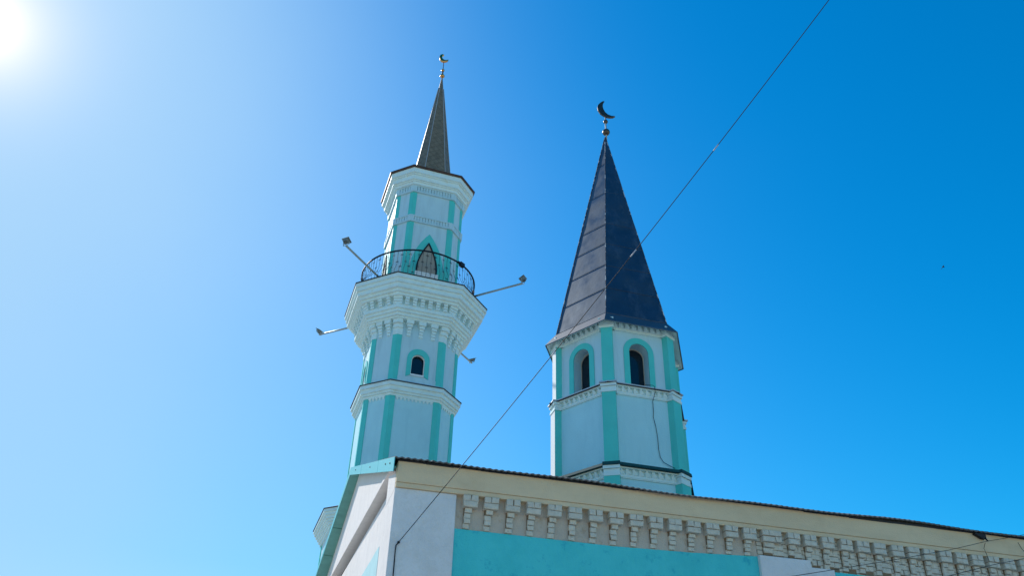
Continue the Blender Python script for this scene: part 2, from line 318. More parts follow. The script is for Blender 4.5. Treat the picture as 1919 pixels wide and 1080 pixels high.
# brick corbels
def brick(mb, u0, u1, z0, z1, o1, j=.006):
    r = lambda: random.uniform(-j, j)
    A = [(u0+r(), z0+r()*.6), (u1+r(), z0+r()*.6), (u1+r(), z1+r()*.6), (u0+r(), z1+r()*.6)]
    d = random.uniform(-.005, .005); c = .006
    B = [(u0+c+r()*.4, z0+c), (u1-c+r()*.4, z0+c), (u1-c, z1-c), (u0+c, z1-c)]
    P = [FA.p(u, z, -.01) for u, z in A]; Q = [FA.p(u, z, o1-c+d) for u, z in A]; T = [FA.p(u, z, o1+d) for u, z in B]
    mb.loft([P, Q, T])
def ramp(s): return 3.275+max(0, s-2.8)*.032
def corbel(s0, wide=.18, brickfield=0, zb=None):
    mb = MB(); mo = MB(); s1 = s0+wide; c = (s0+s1)/2; zb = zb if zb else ramp(s0)
    mb.cm = 0
    if wide < .2:
        brick(mb, s0, c-.004, 3.615, 3.688, .105); brick(mb, c+.004, s1, 3.615, 3.688, .105)
        brick(mb, s0, s1, 3.542, 3.610, .10)
    else:
        brick(mb, s0, s0+.09, 3.615, 3.688, .105); brick(mb, s0+.098, s1, 3.615, 3.688, .105)
        brick(mb, s0, s0+wide*.66, 3.542, 3.610, .10); brick(mb, s0+wide*.66+.006, s1, 3.542, 3.610, .10)
    n = 4 if brickfield == 0 else 6
    z = 3.535; st = [(.030, .118, .062), (.020, .100, .048), (.022, .100, .048), (.012, .092, .030), (.012, .092, .03), (.012, .092, .03)]
    sw = wide-.18
    hgt = (3.535-zb)/4 if not brickfield else .068
    for k in range(n):
        a, e, o = st[k]; gap = .007 if k != 1 else .003
        if z-hgt < zb-.02: break
        brick(mb, s0+a, s0+e+sw*.6, z-hgt+gap, z, o); z -= hgt
    if brickfield:
        # bricks standing to the right of the stem, up to the groove before the next corbel
        z = 3.52
        for k in range(9):
            if z-.07 < zb-.01: break
            a = s0+.10+sw*.6+(.004 if k % 2 else 0); e = s0+brickfield-.035
            if k % 2: brick(mb, a, e, z-.066, z, .026)
            else:
                h = a+(e-a)*random.uniform(.35, .6); brick(mb, a, h-.003, z-.066, z, .026); brick(mb, h+.003, e, z-.066, z, .028)
            z -= .073
    mb.cm = 1
    FA.box(mb, s0+.006, s1-.006, 3.548, 3.69, -.012, .09)
    FA.box(mb, s0+.018, s0+.088+sw*.6, zb+.01, 3.55, -.012, .02)
    if brickfield: FA.box(mb, s0+.09, s0+brickfield-.04, zb-.2, 3.50, -.012, .012)
    o = mb.build('corbel', ['brick', 'mortar'], hall); return o
cs = [.86, 1.122, 1.40, 1.67, 1.944, 2.215, 2.493, 2.77, 3.045, 3.319, 3.579, 3.846, 4.115, 4.385, 4.65]
for s0 in cs: corbel(s0)
corbel(4.925, .277, .36, 3.36)
rs = [5.298, 5.549, 5.816, 6.099, 6.357, 6.619, 6.899, 7.156, 7.4, 7.67, 7.926, 8.189, 8.454, 8.717]+[8.985+.265*k for k in range(8)]
for i, s0 in enumerate(rs):
    nx = rs[i+1] if i+1 < len(rs) else s0+.265
    corbel(s0, .178, nx-s0, 3.355 if s0 < 5.5 else (3.28 if s0 < 5.9 else 3.25))
b = MB(); FA.box(b, 4.86, SR, 3.2, 3.69, -.02, .004); b.build('brick_wall', 'brickwall', hall)
# gable end: tympanum, projecting ledge, painted patch
ZL = lambda y: 4.27+.101*(y-11.51)
RY, RZ = 16.1, 6.235
EYv, EZ = 9.86, 4.02
FYv, FZ = 22.5, 5.722
zn = lambda y: EZ+(RZ-EZ)*(y-EYv)/(RY-EYv)
zf = lambda y: RZ+(FZ-RZ)*(y-RY)/(FYv-RY)
b = MB(); gprism(b, [(10.0, 3.7), (22.4, 3.7), (22.4, zf(22.4)-.1), (RY, RZ-.08), (10.0, zn(10.0)-.08)], .035, .30); 
tymp = b
b = MB()
gprism(b, [(10.7, ZL(10.7)+.0), (22.4, ZL(22.4)), (22.4, zf(22.4)-.06), (RY, RZ-.06), (10.7, zn(10.7)-.06)], .03, .2)
b.build('tympanum', 'gable', hall)
b = MB(); gprism(b, [(10.715, ZL(10.715)-.001), (22.4, ZL(22.4)-.001), (22.4, ZL(22.4)+.05), (10.715, ZL(10.715)+.05)], .0, .15); b.build('gable_ledge', 'gable', hall)
b = MB(); b.prism([gp(10.0, 3.6, .121), gp(22.4, 3.6, .121), gp(22.4, 5.1, .121), gp(10.7, 4.1, .121), gp(10.0, 4.0, .121)], [gp(10.0, 3.6, .3), gp(22.4, 3.6, .3), gp(22.4, 5.1, .3), gp(10.7, 4.1, .3), gp(10.0, 4.0, .3)])
b.prism([gp(10.0, ZG, .1205), gp(22.4, ZG, .1205), gp(22.4, 3.6, .1205), gp(10.0, 3.6, .1205)], [gp(10.0, ZG, .3), gp(22.4, ZG, .3), gp(22.4, 3.6, .3), gp(10.0, 3.6, .3)])
b.build('gable_wall', 'gable', hall)
b = MB(); gprism(b, [(11.87, ZG+.1), (20.5, ZG+.1), (20.5, 3.85), (13.98, 3.656), (12.9, 3.60), (12.3, 3.58), (11.97, 3.55)], .116, .13); b.build('painted_patch', 'palecyan', hall)
# roof: wavy slate on the street slope, plain far slope
t3 = Vector((math.cos(TH), math.sin(TH), 0))
def rp(base, s): q = Vector(base)+t3*s; return q
b = MB(); pitch = .080; N = int(SR/pitch*8); vs = []
E0 = Vector((FX, EYv-.03, EZ-.005)); R0 = Vector((FX, RY, RZ))
for i in range(N+1):
    s = SR*i/N; wv = math.cos(2*math.pi*s/pitch)*.0062
    sag = .014*math.sin(s*1.1)+.010*math.sin(s*2.7+1)+random.uniform(-.0015, .0015)
    st = .010*(math.floor(s/.92) % 2)
    for q, dz in ((E0, 0), (R0, 0), (R0, -.02), (E0, -.016)):
        p = q+t3*s; vs.append(W((p.x, p.y-(.012*st*8 if q is E0 else 0), p.z+wv+dz+(sag if q is E0 else 0)+.012)))
fs = []
for i in range(N):
    a = i*4; c = a+4
    for k in range(4): fs.append((a+k, a+(k+1) % 4, c+(k+1) % 4, c+k))
fs += [(3, 2, 1, 0), (N*4, N*4+1, N*4+2, N*4+3)]
b.raw(vs, fs); roof_street = b.build('roof', 'slate', hall)
b = MB(); F0 = Vector((FX, FYv, FZ))
A = [R0+Vector((0, 0, .02)), F0+Vector((0, 0, .02)), F0, R0]; b.prism([W(p) for p in A], [W(p+t3*SR) for p in A]); b.build('roof', 'slate', hall)
# dark eave batten under the sheets
b = MB(); seg = 40
for i in range(seg):
    a0, a1 = SR*i/seg, SR*(i+1)/seg; dz = random.uniform(-.012, .004)
    FA.box(b, a0+.001, a1-.001, 4.014+dz*.5-(.012 if a0 > 5.5 else 0), 4.03, .0, .106)
b.build('eave_batten', 'darkmetal', hall)
# barge boards on the gable
def board(y0, z0, y1, z1, h, th, name, m, x0):
    b = MB(); P = [(y0, z0), (y1, z1), (y1, z1-h), (y0, z0-h)]
    b.prism([W((x0, y, z)) for y, z in P], [W((x0+th, y, z)) for y, z in P]); return b.build(name, m, hall)
seams = [9.83, 11.5, 13.9, RY]
hB = lambda y: .165-.030*(y-9.83)/6.3
for i, (y0, y1) in enumerate(zip(seams, seams[1:])):
    b = MB(); x0 = FX-.012-.002*i
    P = [(y0, zn(y0)+.02), (y1, zn(y1)+.02), (y1, zn(y1)-hB(y1)), (y0, zn(y0)-hB(y0))]
    b.prism([W((x0, y, z)) for y, z in P], [W((x0+.008, y, z)) for y, z in P])
    b.face([W((x0+.004, y0, zn(y0)+.02)), W((x0+.004, y1, zn(y1)+.02)), W((FX+.06, y1, zn(y1)+.022)), W((FX+.06, y0, zn(y0)+.022))])
    bo = b.build('barge_board', 'fascia', hall)
    for yy in ((y0+.35, y0+.8) if i == 0 else (y0+1.0,)):
        q = MB(); q.ball(W((x0-.001, yy, zn(yy)-.055)), .016, seg=8, ring=6); q.build('screw', 'darkmetal', bo)
b = MB(); P = [(RY, RZ+.02), (FYv, FZ+.02), (FYv, FZ-.10), (RY, RZ-.125)]
b.prism([W((FX-.012, y, z)) for y, z in P], [W((FX-.004, y, z)) for y, z in P]); b.build('barge_board', 'fascia', hall)
# soffits below the verge
b = MB(); ys = [RY, 18.9, 20.6, FYv]
for i, (y0, y1) in enumerate(zip(ys, ys[1:])):
    d = .004*i
    A = [(FX-.004, y0, zf(y0)-.112-d), (FX-.004, y1, zf(y1)-.1-d), (GX(y1)+.06, y1, zf(y1)-.1-d), (GX(y0)+.06, y0, zf(y0)-.112-d)]
    b.prism([W(p) for p in A], [W((p[0], p[1], p[2]+.012)) for p in A])
b.build('soffit', 'soffit', hall)
b = MB(); A = [(FX-.002, 9.99, zn(9.99)-.10), (FX-.002, RY, RZ-.10), (GX(RY)+.06, RY, RZ-.10), (GX(10)+.06, 9.99, zn(9.99)-.10)]
b.prism([W(p) for p in A], [W((p[0], p[1], p[2]+.012)) for p in A]); b.build('soffit', 'soffit', hall)

# ================================================================== MINARET (chamfered square)
MM = 1.42; MC = (2.5148, 18.0); MROT = .040877
ZGM = -EYE/(S*MM)
def oct(Lh, s, z):
    h = Lh/2; k = h+s/math.sqrt(2); c, sn = math.cos(MROT), math.sin(MROT)
    P = [(-h, -k), (h, -k), (k, -h), (k, h), (h, k), (-h, k), (-k, h), (-k, -h)]
    return [W((MC[0]+a*c-b_*sn, MC[1]+a*sn+b_*c, z), MM) for a, b_ in P]
def octe(base, e, z): return oct(base[0]+.828*e, base[1]+.828*e, z)
def apo(base, i):      # apothem of face i (0 front, 1 front-right chamfer, ...)
    h = base[0]/2; k = h+base[1]/math.sqrt(2); return k if i % 2 == 0 else (h+k)/math.sqrt(2)
def hw(base, i): return (base[0] if i % 2 == 0 else base[1])/2
def mface(i, base, e=0): return Frame(MC, R_(270+45*i)+MROT, apo(base, i)+e, MM)
def mcorner(base, i):   # frame on corner between face i and i+1, facing outwards
    h = base[0]/2; k = h+base[1]/math.sqrt(2); P = [(h, -k), (k, -h), (k, h), (h, k), (-h, k), (-k, h), (-k, -h), (-h, -k)][i]
    ang = R_(270+22.5+45*i)+MROT; c, sn = math.cos(MROT), math.sin(MROT)
    return Frame((MC[0]+P[0]*c-P[1]*sn, MC[1]+P[0]*sn+P[1]*c), ang, 0, MM)
mina = thing('minaret', 'tall pale blue minaret with turquoise corner strips, round balcony and slim bronze spire', 'minaret', W((MC[0], MC[1], ZGM), MM))
B0, B1, B2 = (1.42, .92), (1.10, .68), (1.07, .49)
def stack(base, rows, name, mt, cap=True):
    b = MB()
    for z0, z1, e0, e1 in rows: b.loft([octe(base, e0, z0), octe(base, e1, z1)])
    return b.build(name, mt, mina)
# shafts
b = MB(); b.loft([octe(B0, 0, ZGM), octe(B0, 0, 5.40)]); b.build('shaft', 'tower', mina)
b = MB(); b.loft([octe(B1, 0, 5.5), octe(B1, 0, 8.45)]); b.build('shaft', 'tower_low', mina)
stack(B0, [(5.38, 5.435, .04, .04), (5.435, 5.49, .075, .075), (5.49, 5.54, .11, .11), (5.54, 5.60, .145, .145), (5.60, 5.66, .18, .18), (5.66, 5.715, .21, .21)], 'base_cornice', 'ledge')
b = MB(); b.loft([octe(B0, .225, 5.716), octe(B0, .225, 5.732), octe(B1, -.01, 6.0)]); b.build('cornice_cover', 'darkmetal', mina)
# ledge between the shafts
stack(B1, [(8.36, 8.415, .03, .03), (8.415, 8.465, .07, .07), (8.465, 8.565, .105, .105), (8.565, 8.655, .145, .145)], 'ledge', 'ledge')
b = MB(); b.loft([octe(B1, .165, 8.656), octe(B1, .165, 8.672)]); b.build('ledge_edge', 'darkmetal', mina)
b = MB(); b.loft([octe(B1, .15, 8.672), octe(B1, .03, 8.76)], cap0=False); b.build('ledge_cover', 'sillmetal', mina)
# upper shaft with windows on the four broad faces
WIN = arch(.14, 8.965, 9.325); WR = arch(.155, 8.945, 9.325); SUR = arch(.262, 8.885, 9.365)
b = MB()
for i in range(8):
    fr = mface(i, B1)
    if i % 2 == 0: wall_with_arch(b, fr, hw(B1, i), 8.45, 10.6, WR)
    else: b.face([fr.p(-hw(B1, i), 8.45), fr.p(hw(B1, i), 8.45), fr.p(hw(B1, i), 10.6), fr.p(-hw(B1, i), 10.6)])
b.build('shaft', 'tower', mina)
for i in range(0, 8, 2):
    fr = mface(i, B1)
    b = MB(); reveal(b, fr, WR, 0, -.09); wo = b.build('window', 'white', mina)
    b = MB(); b.face([fr.p(u, z, -.085) for u, z in WR]); b.build('window_glass', 'glass', wo)
    b = MB(); band_outline(b, fr, WR, WIN, -.05, -.02); fr.box(b, -.155, .155, 8.925, 8.965, -.05, .03); b.build('window_frame', 'white', wo)
    b = MB(); band_outline(b, fr, SUR, WR, -.004, .02); b.build('window_surround', 'turq', wo)
    b = MB(); fr.box(b, -.44, .44, 8.70, 8.87, -.01, .035); b.build('plinth_band', 'tower', mina)
# pilasters
def wrap(b, base, i, w_, z0, z1, e, e0=-.04):
    """strip folded round corner i, w_/2 on either face, standing e proud of the faces"""
    rings = []
    for z in (z0, z1):
        o_ = octe(base, e, z); q_ = octe(base, e0, z); C_ = o_[(i+1) % 8]; D_ = q_[(i+1) % 8]
        da = (o_[i % 8]-C_).normalized()*(w_/2*S*MM); db = (o_[(i+2) % 8]-C_).normalized()*(w_/2*S*MM)
        rings.append([C_+da, C_, C_+db, D_+db, D_, D_+da])
    b.loft(rings)
def pil(base, i, w_, z0, z1, e, mt='turq', name='pilaster'):
    b = MB(); wrap(b, base, i, w_, z0, z1, e); return b.build(name, mt, mina)
for i in range(8):
    pil(B0, i, .26, ZGM+.02, 5.39, .016); pil(B1, i, .235, 5.9, 8.36, .016); pil(B1, i, .235, 8.60, 9.925, .016); pil(B1, i, .24, 9.926, 10.31, .024, 'ledge', 'corner_block')
# dogtooth strip under the ledge
for i in range(8):
    fr = mface(i, B1); h_ = hw(B1, i)-.12; n = max(3, int(2*h_/.085)); b = MB()
    for k in range(n):
        u = -h_+2*h_*(k+.5)/n; d = h_/n*.75
        b.prism([fr.p(u-d, 8.36, -.01), fr.p(u+d, 8.36, -.01), fr.p(u+d, 8.36, .03), fr.p(u-d, 8.36, .03)], [fr.p(u-.012, 8.285, -.01), fr.p(u+.012, 8.285, -.01), fr.p(u+.012, 8.285, .012), fr.p(u-.012, 8.285, .012)])
    fr.box(b, -h_, h_, 8.335, 8.36, -.01, .022)
    b.build('dogtooth_strip', 'ledge', mina)
# balcony: corbelled mouldings
stack(B1, [(10.30, 10.345, .15, .15), (10.345, 10.415, .20, .20), (10.415, 10.485, .25, .25), (10.485, 10.575, .295, .295), (10.575, 10.765, .255, .255),
           (10.765, 10.83, .40, .40), (10.83, 10.90, .455, .455), (10.90, 11.02, .52, .52), (11.02, 11.125, .56, .56), (11.125, 11.222, .60, .60)], 'balcony_cornice', 'ledge')
b = MB(); b.loft([octe(B1, .618, 11.223), octe(B1, .618, 11.246)]); b.build('balcony_floor', 'darkmetal', mina)
for i in range(8):
    fr = mface(i, B1, .255); h_ = hw(B1, i)+.414*.255; n = 6 if i % 2 == 0 else 3; hh = h_-.10
    for k in range(n):
        u = -hh+2*hh*(k+.5)/n if n > 3 else -hh+2*hh*(k+.5)/n
        b = MB()
        for z0, z1, o in ((10.578, 10.635, .075), (10.639, 10.698, .095), (10.702, 10.764, .12)): fr.box(b, u-.048, u+.048, z0, z1, -.01, o)
        b.build('dentil', 'ledge', mina)
    fc = mcorner((B1[0]+.828*.255, B1[1]+.828*.255), i); b = MB()
    for z0, z1, o in ((10.578, 10.635, .06), (10.639, 10.698, .08), (10.702, 10.764, .105)): fc.box(b, -.105, .105, z0, z1, -.1, o-.03)
    b.build('corner_block', 'ledge', mina)
    fr = mface(i, B1); hh = hw(B1, i)-.115; n = 3 if i % 2 == 0 else 2
    for k in range(n):
        u = -hh+2*hh*(k+.5)/n; b = MB()
        for z0, z1, o, q in ((10.205, 10.30, .135, .085), (10.135, 10.200, .10, .064), (10.065, 10.130, .07, .046), (9.995, 10.060, .05, .046), (9.925, 9.990, .03, .046)): fr.box(b, u-q, u+q, z0, z1, -.01, o)
        b.build('corbel', 'ledge', mina)
    b = MB(); wrap(b, B1, i, .25, 10.20, 10.305, .11); wrap(b, B1, i, .245, 10.10, 10.196, .06); b.build('corner_block', 'ledge', mina)
# lantern stage above the balcony
b = MB(); b.loft([octe(B2, 0, 11.25), octe(B2, 0, 14.9)]); b.build('lantern_wall', 'tower', mina)
for i in range(8):
    w_ = .20
    pil(B2, i, w_, 11.25, 13.36, .012); pil(B2, i, w_, 13.58, 14.34, .012)
def fluted(z0, z1, e):
    b = MB()
    b.loft([octe(B2, e, z0), octe(B2, e, z0+.035)]); b.loft([octe(B2, e+.005, z1-.03), octe(B2, e+.005, z1)])
    for i in range(8):
        fr = mface(i, B2); h_ = hw(B2, i)-.085; n = int(2*h_/.075)
        for k in range(n):
            u = -h_+2*h_*(k+.5)/n; fr.box(b, u-h_/n*.78, u+h_/n*.78, z0+.034, z1-.029, -.01, e-.012)
        wrap(b, B2, i, .19, z0+.034, z1-.029, e+.002)
    b.build('fluted_band', 'tower', mina)
fluted(13.37, 13.57, .045); fluted(14.345, 14.555, .05)
stack(B2, [(14.555, 14.63, .095, .10), (14.63, 14.665, .13, .13), (14.665, 14.80, .17, .175), (14.80, 14.835, .205, .205), (14.835, 14.975, .245, .25)], 'cap_cornice', 'ledge')
b = MB(); b.loft([octe(B2, .285, 14.976), octe(B2, .292, 15.03)]); b.build('cap_edge', 'copper', mina)
# doors and niches
DO = ogive(.25, 11.88, 12.0, 12.76); NI = ogive(.43, 11.3, 11.75, 13.08, 14, 2.3)
for i in range(0, 8, 2):
    fr = mface(i, B2)
    b = MB(); fr.prism(b, NI, -.01, .012); nb = b.build('niche', 'turq', mina)
    b = MB(); fr.prism(b, DO, .005, .018); d = b.build('door', 'door', mina)
    b = MB(); band_outline(b, fr, ogive(.268, 11.86, 12.0, 12.80), ogive(.235, 11.88, 12.0, 12.735), .01, .04); b.build('door_frame', 'iron', d)
    b = MB(); fr.box(b, -.28, .30, 11.66, 11.86, -.01, .06); b.build('threshold', 'white', d)
# spire
SP0 = (.625, .335)
def sring(k, z):
    ln_ = .04+.022*(z-15)/4.7           # the spire leans a little to the right
    d_ = Vector((math.cos(MROT)*ln_, math.sin(MROT)*ln_, 0))*(S*MM)
    return [p+d_ for p in oct(SP0[0]*k, SP0[1]*k, z)]
zt = 19.74; zb_ = 15.03
b = MB(); b.loft([sring(1.05, zb_), sring(.985, zb_+.22), sring(.145, zt-.45), sring(.125, zt-.44), sring(.03, zt+.05)]); sp = b.build('spire', 'spire', mina)
def at(ring_k, z, i): return sring(ring_k, z)[i]
for i in range(8):
    q = MB(); k0 = .995; q.tube([at(1.06, zb_, i), at(.99, zb_+.22, i), at(.15, zt-.45, i)], .012, 6, smooth=False); q.build('ridge_cap', 'sillmetal', sp)
# finial
def ctr(z): return W((MC[0]+.064, MC[1], z), MM)
b = MB(); b.tube([ctr(zt-.1), ctr(20.6)], .022, 8); fin = b.build('finial', 'bronze', mina)
b = MB(); b.ball(ctr(19.885), .072*S*MM*1.0, .85); b.build('ball', 'gold', fin)
b = MB(); b.ball(ctr(20.145), .050*S*MM); b.build('ball', 'gold', fin)
b = MB(); b.tube([ctr(19.95), ctr(20.10)], .045, 10); b.build('collar', 'bronze', fin)
cr = [(.056, 20.823), (.001, 20.836), (-.052, 20.81), (-.085, 20.739), (-.084, 20.659), (-.062, 20.584), (-.015, 20.522), (.057, 20.505), (.131, 20.53), (.182, 20.572), (.205, 20.631), (.148, 20.60), (.088, 20.59), (.03, 20.622), (-.002, 20.683), (-.004, 20.755)]
fr = Frame(MC, R_(262), 0, MM); b = MB(); fr.prism(b, [(u, z) for u, z in cr], -.036, .036); b.build('crescent', 'gold', fin, bevel=.022)
# railing
RR, ZT, ZB = 1.44, 12.14, 11.30
def pol(r, a, z): return W((MC[0]+r*math.cos(a), MC[1]+r*math.sin(a), z), MM)
b = MB(); nseg = 96; vs = []; fs = []
def ringbar(b, r, z, hr, hz):
    rings = [[pol(r+dx, 2*math.pi*k/nseg, z+dz) for dx, dz in ((-hr, -hz), (hr, -hz), (hr, hz), (-hr, hz))] for k in range(nseg)]
    vs = [p for q in rings for p in q]; fs = []
    for k in range(nseg):
        a = k*4; c = ((k+1) % nseg)*4
        for j in range(4): fs.append((a+j, a+(j+1) % 4, c+(j+1) % 4, c+j))
    b.raw(vs, fs)
ringbar(b, RR, ZT, .017, .013); ringbar(b, RR-.03, ZB, .01, .008)
rail = b.build('balcony_railing', 'iron', mina)
NB = 88
b0 = None
for k in range(NB):
    a = 2*math.pi*(k+.5)/NB; b = MB(); zz = []
    odd = k % 2
    prof = [(RR, ZT), (RR, 11.95), (RR+.005, 11.75), (RR+.06, 11.62), (RR+.12, 11.50), (RR+.08, 11.38), (RR-.02, ZB)]
    b.tube([pol(r, a, z) for r, z in prof], .0088, 5)
    for zc in ((12.0, 11.62) if odd else (11.80, 11.45) if k % 4 else (11.80,)):
        rc = RR+(.005 if zc > 11.7 else .05)
        for ang in (40, -40, 0) if k % 3 else (40, -40):
            d = .042; da = d*math.cos(R_(ang))/RR; dz = d*math.sin(R_(ang))
            b.tube([pol(rc, a-da, zc-dz), pol(rc+.012, a, zc), pol(rc, a+da, zc+dz)], .007, 4)
    b.build('baluster', 'iron', rail)
a = math.atan2(-1.15, .86); b = MB()
A = [pol(RR+dx, a+da, ZT-.06) for dx, da in ((-.03, -.05), (.05, -.05), (.05, .05), (-.03, .05))]; B_ = [pol(RR+dx, a+da, ZT+.045) for dx, da in ((-.03, -.05), (.05, -.05), (.05, .05), (-.03, .05))]
b.prism(A, B_); A = [pol(RR+dx, a+da, ZT-.02) for dx, da in ((-.02, -.10), (.03, -.10), (.03, -.05), (-.02, -.05))]; B_ = [pol(RR+dx, a+da, ZT+.03) for dx, da in ((-.02, -.10), (.03, -.10), (.03, -.05), (-.02, -.05))]
b.prism(A, B_); bx = b.build('junction_box', 'iron'); tag(bx, 'small black box clamped on the balcony handrail right of the door', 'box')
# floodlights on four arms
def flood(deg, label, yaw=0):
    a = R_(deg)+MROT; n = Vector((math.cos(a), math.sin(a), 0)); t = Vector((-math.sin(a), math.cos(a), 0)); zu = Vector((0, 0, 1))
    K = S*MM
    base = pol(1.55, a, 11.285); tip = pol(2.98, a, 11.31)
    root = thing('floodlight', label, 'floodlight', base, 'floodlights on arms around the balcony')
    b = MB(); b.tube([base, tip], .045, 8); b.build('arm', 'galv', root)
    b = MB(); b.tube([base-n*.10, base+n*.14], .075, 8); b.build('clamp', 'galv', root)
    # head: square panel tipped up and looking back at the tower
    c = tip+zu*.23+n*.03
    nn = (-n*.50+zu*.87).normalized(); x = t; y = nn.cross(x)
    def q(u, v, w_): return c+x*u*.88+y*v*.88+nn*w_*.88
    b = MB(); b.loft([[q(-.10, -.08, -.10), q(.10, -.08, -.10), q(.10, .08, -.10), q(-.10, .08, -.10)], [q(-.15, -.12, -.02), q(.15, -.12, -.02), q(.15, .12, -.02), q(-.15, .12, -.02)], [q(-.15, -.12, .015), q(.15, -.12, .015), q(.15, .12, .015), q(-.15, .12, .015)]])
    for k in range(5): 
        u = -.10+.05*k; b.prism([q(u-.006, -.09, -.10), q(u+.006, -.09, -.10), q(u+.006, .09, -.10), q(u-.006, .09, -.10)], [q(u-.006, -.07, -.13), q(u+.006, -.07, -.13), q(u+.006, .07, -.13), q(u-.006, .07, -.13)])
    hd = b.build('lamp_head', 'lamp', root)
    b = MB(); b.loft([[q(-.20, -.165, .016), q(.20, -.165, .016), q(.20, .165, .016), q(-.20, .165, .016)], [q(-.20, -.165, .04), q(.20, -.165, .04), q(.20, .165, .04), q(-.20, .165, .04)]]); b.build('lamp_rim', 'lamp', hd)
    b = MB(); b.face([q(-.17, -.14, .044), q(.17, -.14, .044), q(.17, .14, .044), q(-.17, .14, .044)]); b.build('lamp_glass', 'lampglass', hd)
    b = MB()
    for sg in (-1, 1): b.tube([tip+t*sg*.0+zu*.02, tip+t*sg*.15+zu*.04, q(sg*.16, 0, -.02)], .014, 5, smooth=False)
    b.build('bracket', 'galv', root)
    b = MB(); b.tube([tip+zu*.02, tip+zu*.03-t*.06, tip-t*.13+zu*.02, tip-t*.15+zu*.16], .008, 5); b.build('lead', 'wire', root)
flood(225, 'grey floodlight on the arm reaching up to the left across the balcony railing')
flood(315, 'grey floodlight on the long arm right of the balcony, beside the dark spire')
flood(135, 'grey floodlight on the arm low to the left behind the balcony cornice')
flood(45, 'small grey floodlight hanging below the balcony cornice on its right side')

# ================================================================== SECOND TOWER (hexagon)
HC = (7.03367, 16.0); HR = -.008516
def hexr(R, z, rot=0): return [W((HC[0]+R*math.cos(R_(60*k)+HR), HC[1]+R*math.sin(R_(60*k)+HR), z)) for k in range(6)]
tow = thing('tower', 'squat six sided tower with arched windows under a pointed navy sheet metal roof', 'tower', W((HC[0], HC[1], ZG)))
C30 = math.cos(R_(30))
def hface(i, ap): return Frame(HC, R_(270+60*i)+HR, ap)
def hcor(i): return Frame(HC, R_(300+60*i)+HR, 0)
AU, AL, AB = 1.255, 1.285, 1.32
b = MB(); b.loft([hexr(AB/C30, ZG), hexr(AB/C30, 6.45)]); b.build('lower_wall', 'tower_low', tow)
b = MB(); b.loft([hexr(AL/C30, 6.3), hexr(AL/C30, 8.31)]); b.build('middle_wall', 'tower_low', tow)
HO = arch(.225, 8.34, 9.175); HI = arch(.225, 8.34, 9.175); HS = arch(.352, 8.325, 9.19)
b = MB()
for i in range(6): wall_with_arch(b, hface(i, AU), AU*math.tan(R_(30)), 8.30, 10.0, HO)
b.build('upper_wall', 'tower', tow)
for i in range(6):
    fr = hface(i, AU)
    b = MB(); reveal(b, fr, HO, 0, -.26); wo = b.build('window', 'tower', tow)
    b = MB(); G = arch(.212, 8.34, 9.17); band_outline(b, fr, HO, G, -.27, -.24); b.build('window_frame', 'cream', wo)
    b = MB(); b.face([fr.p(u, z, -.262) for u, z in HO]); b.build('window_glass', 'glass', wo)
    b = MB(); band_outline(b, fr, HS, HO, -.004, .02); b.build('window_surround', 'turq', wo)
# corner pilasters
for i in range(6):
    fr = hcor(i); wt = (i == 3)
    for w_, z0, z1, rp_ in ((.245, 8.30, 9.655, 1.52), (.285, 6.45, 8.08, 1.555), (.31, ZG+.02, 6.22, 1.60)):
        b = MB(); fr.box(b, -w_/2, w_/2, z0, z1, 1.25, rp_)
        if i == 4: b.mi[1] = 1            # sun glare on its outer face, painted in as white
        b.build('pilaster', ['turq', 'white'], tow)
# bands with dogtooth brickwork
def hband(z0, z1, ap, proj, cover, covm, tooth=.1, up_=True):
    b = MB(); zc = z0+(z1-z0)*.33
    b.loft([hexr((ap+.025)/C30, z0), hexr((ap+.025)/C30, z0+.02)]); b.loft([hexr((ap+.035)/C30, z0+.02), hexr((ap+.035)/C30, zc)])
    b.loft([hexr((ap+.012)/C30, zc), hexr((ap+.012)/C30, z1-.03)]); b.loft([hexr((ap+proj)/C30, z1-.03), hexr((ap+proj)/C30, z1)])
    for i in range(6):
        fr = hface(i, ap); h_ = ap*math.tan(R_(30))-.13; n = max(4, int(2*h_/.135))
        for k in range(n):
            u = -h_+2*h_*(k+.5)/n; d = h_/n
            b.prism([fr.p(u-d*.95, zc, .0), fr.p(u+d*.5, zc, .0), fr.p(u+d*.5, zc, .055), fr.p(u-d*.95, zc, .03)],
                    [fr.p(u-d*.95, z1-.03, .0), fr.p(u-d*.35, z1-.03, .0), fr.p(u-d*.35, z1-.03, proj*.75), fr.p(u-d*.95, z1-.03, proj*.75)])
    b.build('dogtooth_band', 'ledge', tow)
    for i in range(6):
        fr = hcor(i); q = MB(); R0_ = ap/C30
        fr.box(q, -.165, .165, z0, zc-.006, 1.25, R0_+.085); fr.box(q, -.16, .16, zc, zc+(z1-zc)*.5, 1.25, R0_+.07); fr.box(q, -.17, .17, zc+(z1-zc)*.5+.004, z1-.002, 1.25, R0_+.10)
        q.build('corner_block', 'ledge', tow)
    if cover:
        b = MB(); b.loft([hexr((ap+cover)/C30, z1+.007), hexr((ap+cover)/C30, z1+.034), hexr((ap-.01)/C30, z1+cover*.35+.034)])
        for i in range(6):
            fr = hcor(i); fr.wedge(b, -.185, .185, z1+.009, z1+.04, 1.2, ap/C30+cover*.55+.06, ap/C30+cover*.55+.05)
        b.build('band_cover', covm, tow)
        b = MB(); b.loft([hexr((ap+cover+.002)/C30, z1+.001), hexr((ap+cover+.002)/C30, z1+.008)]); b.build('drip_edge', 'darkmetal', tow)
hband(9.655, 9.90, AU, .10, 0, None)
hband(8.07, 8.265, AL, .085, .13, 'sillmetal')
hband(6.215, 6.43, AB, .085, 0, None)
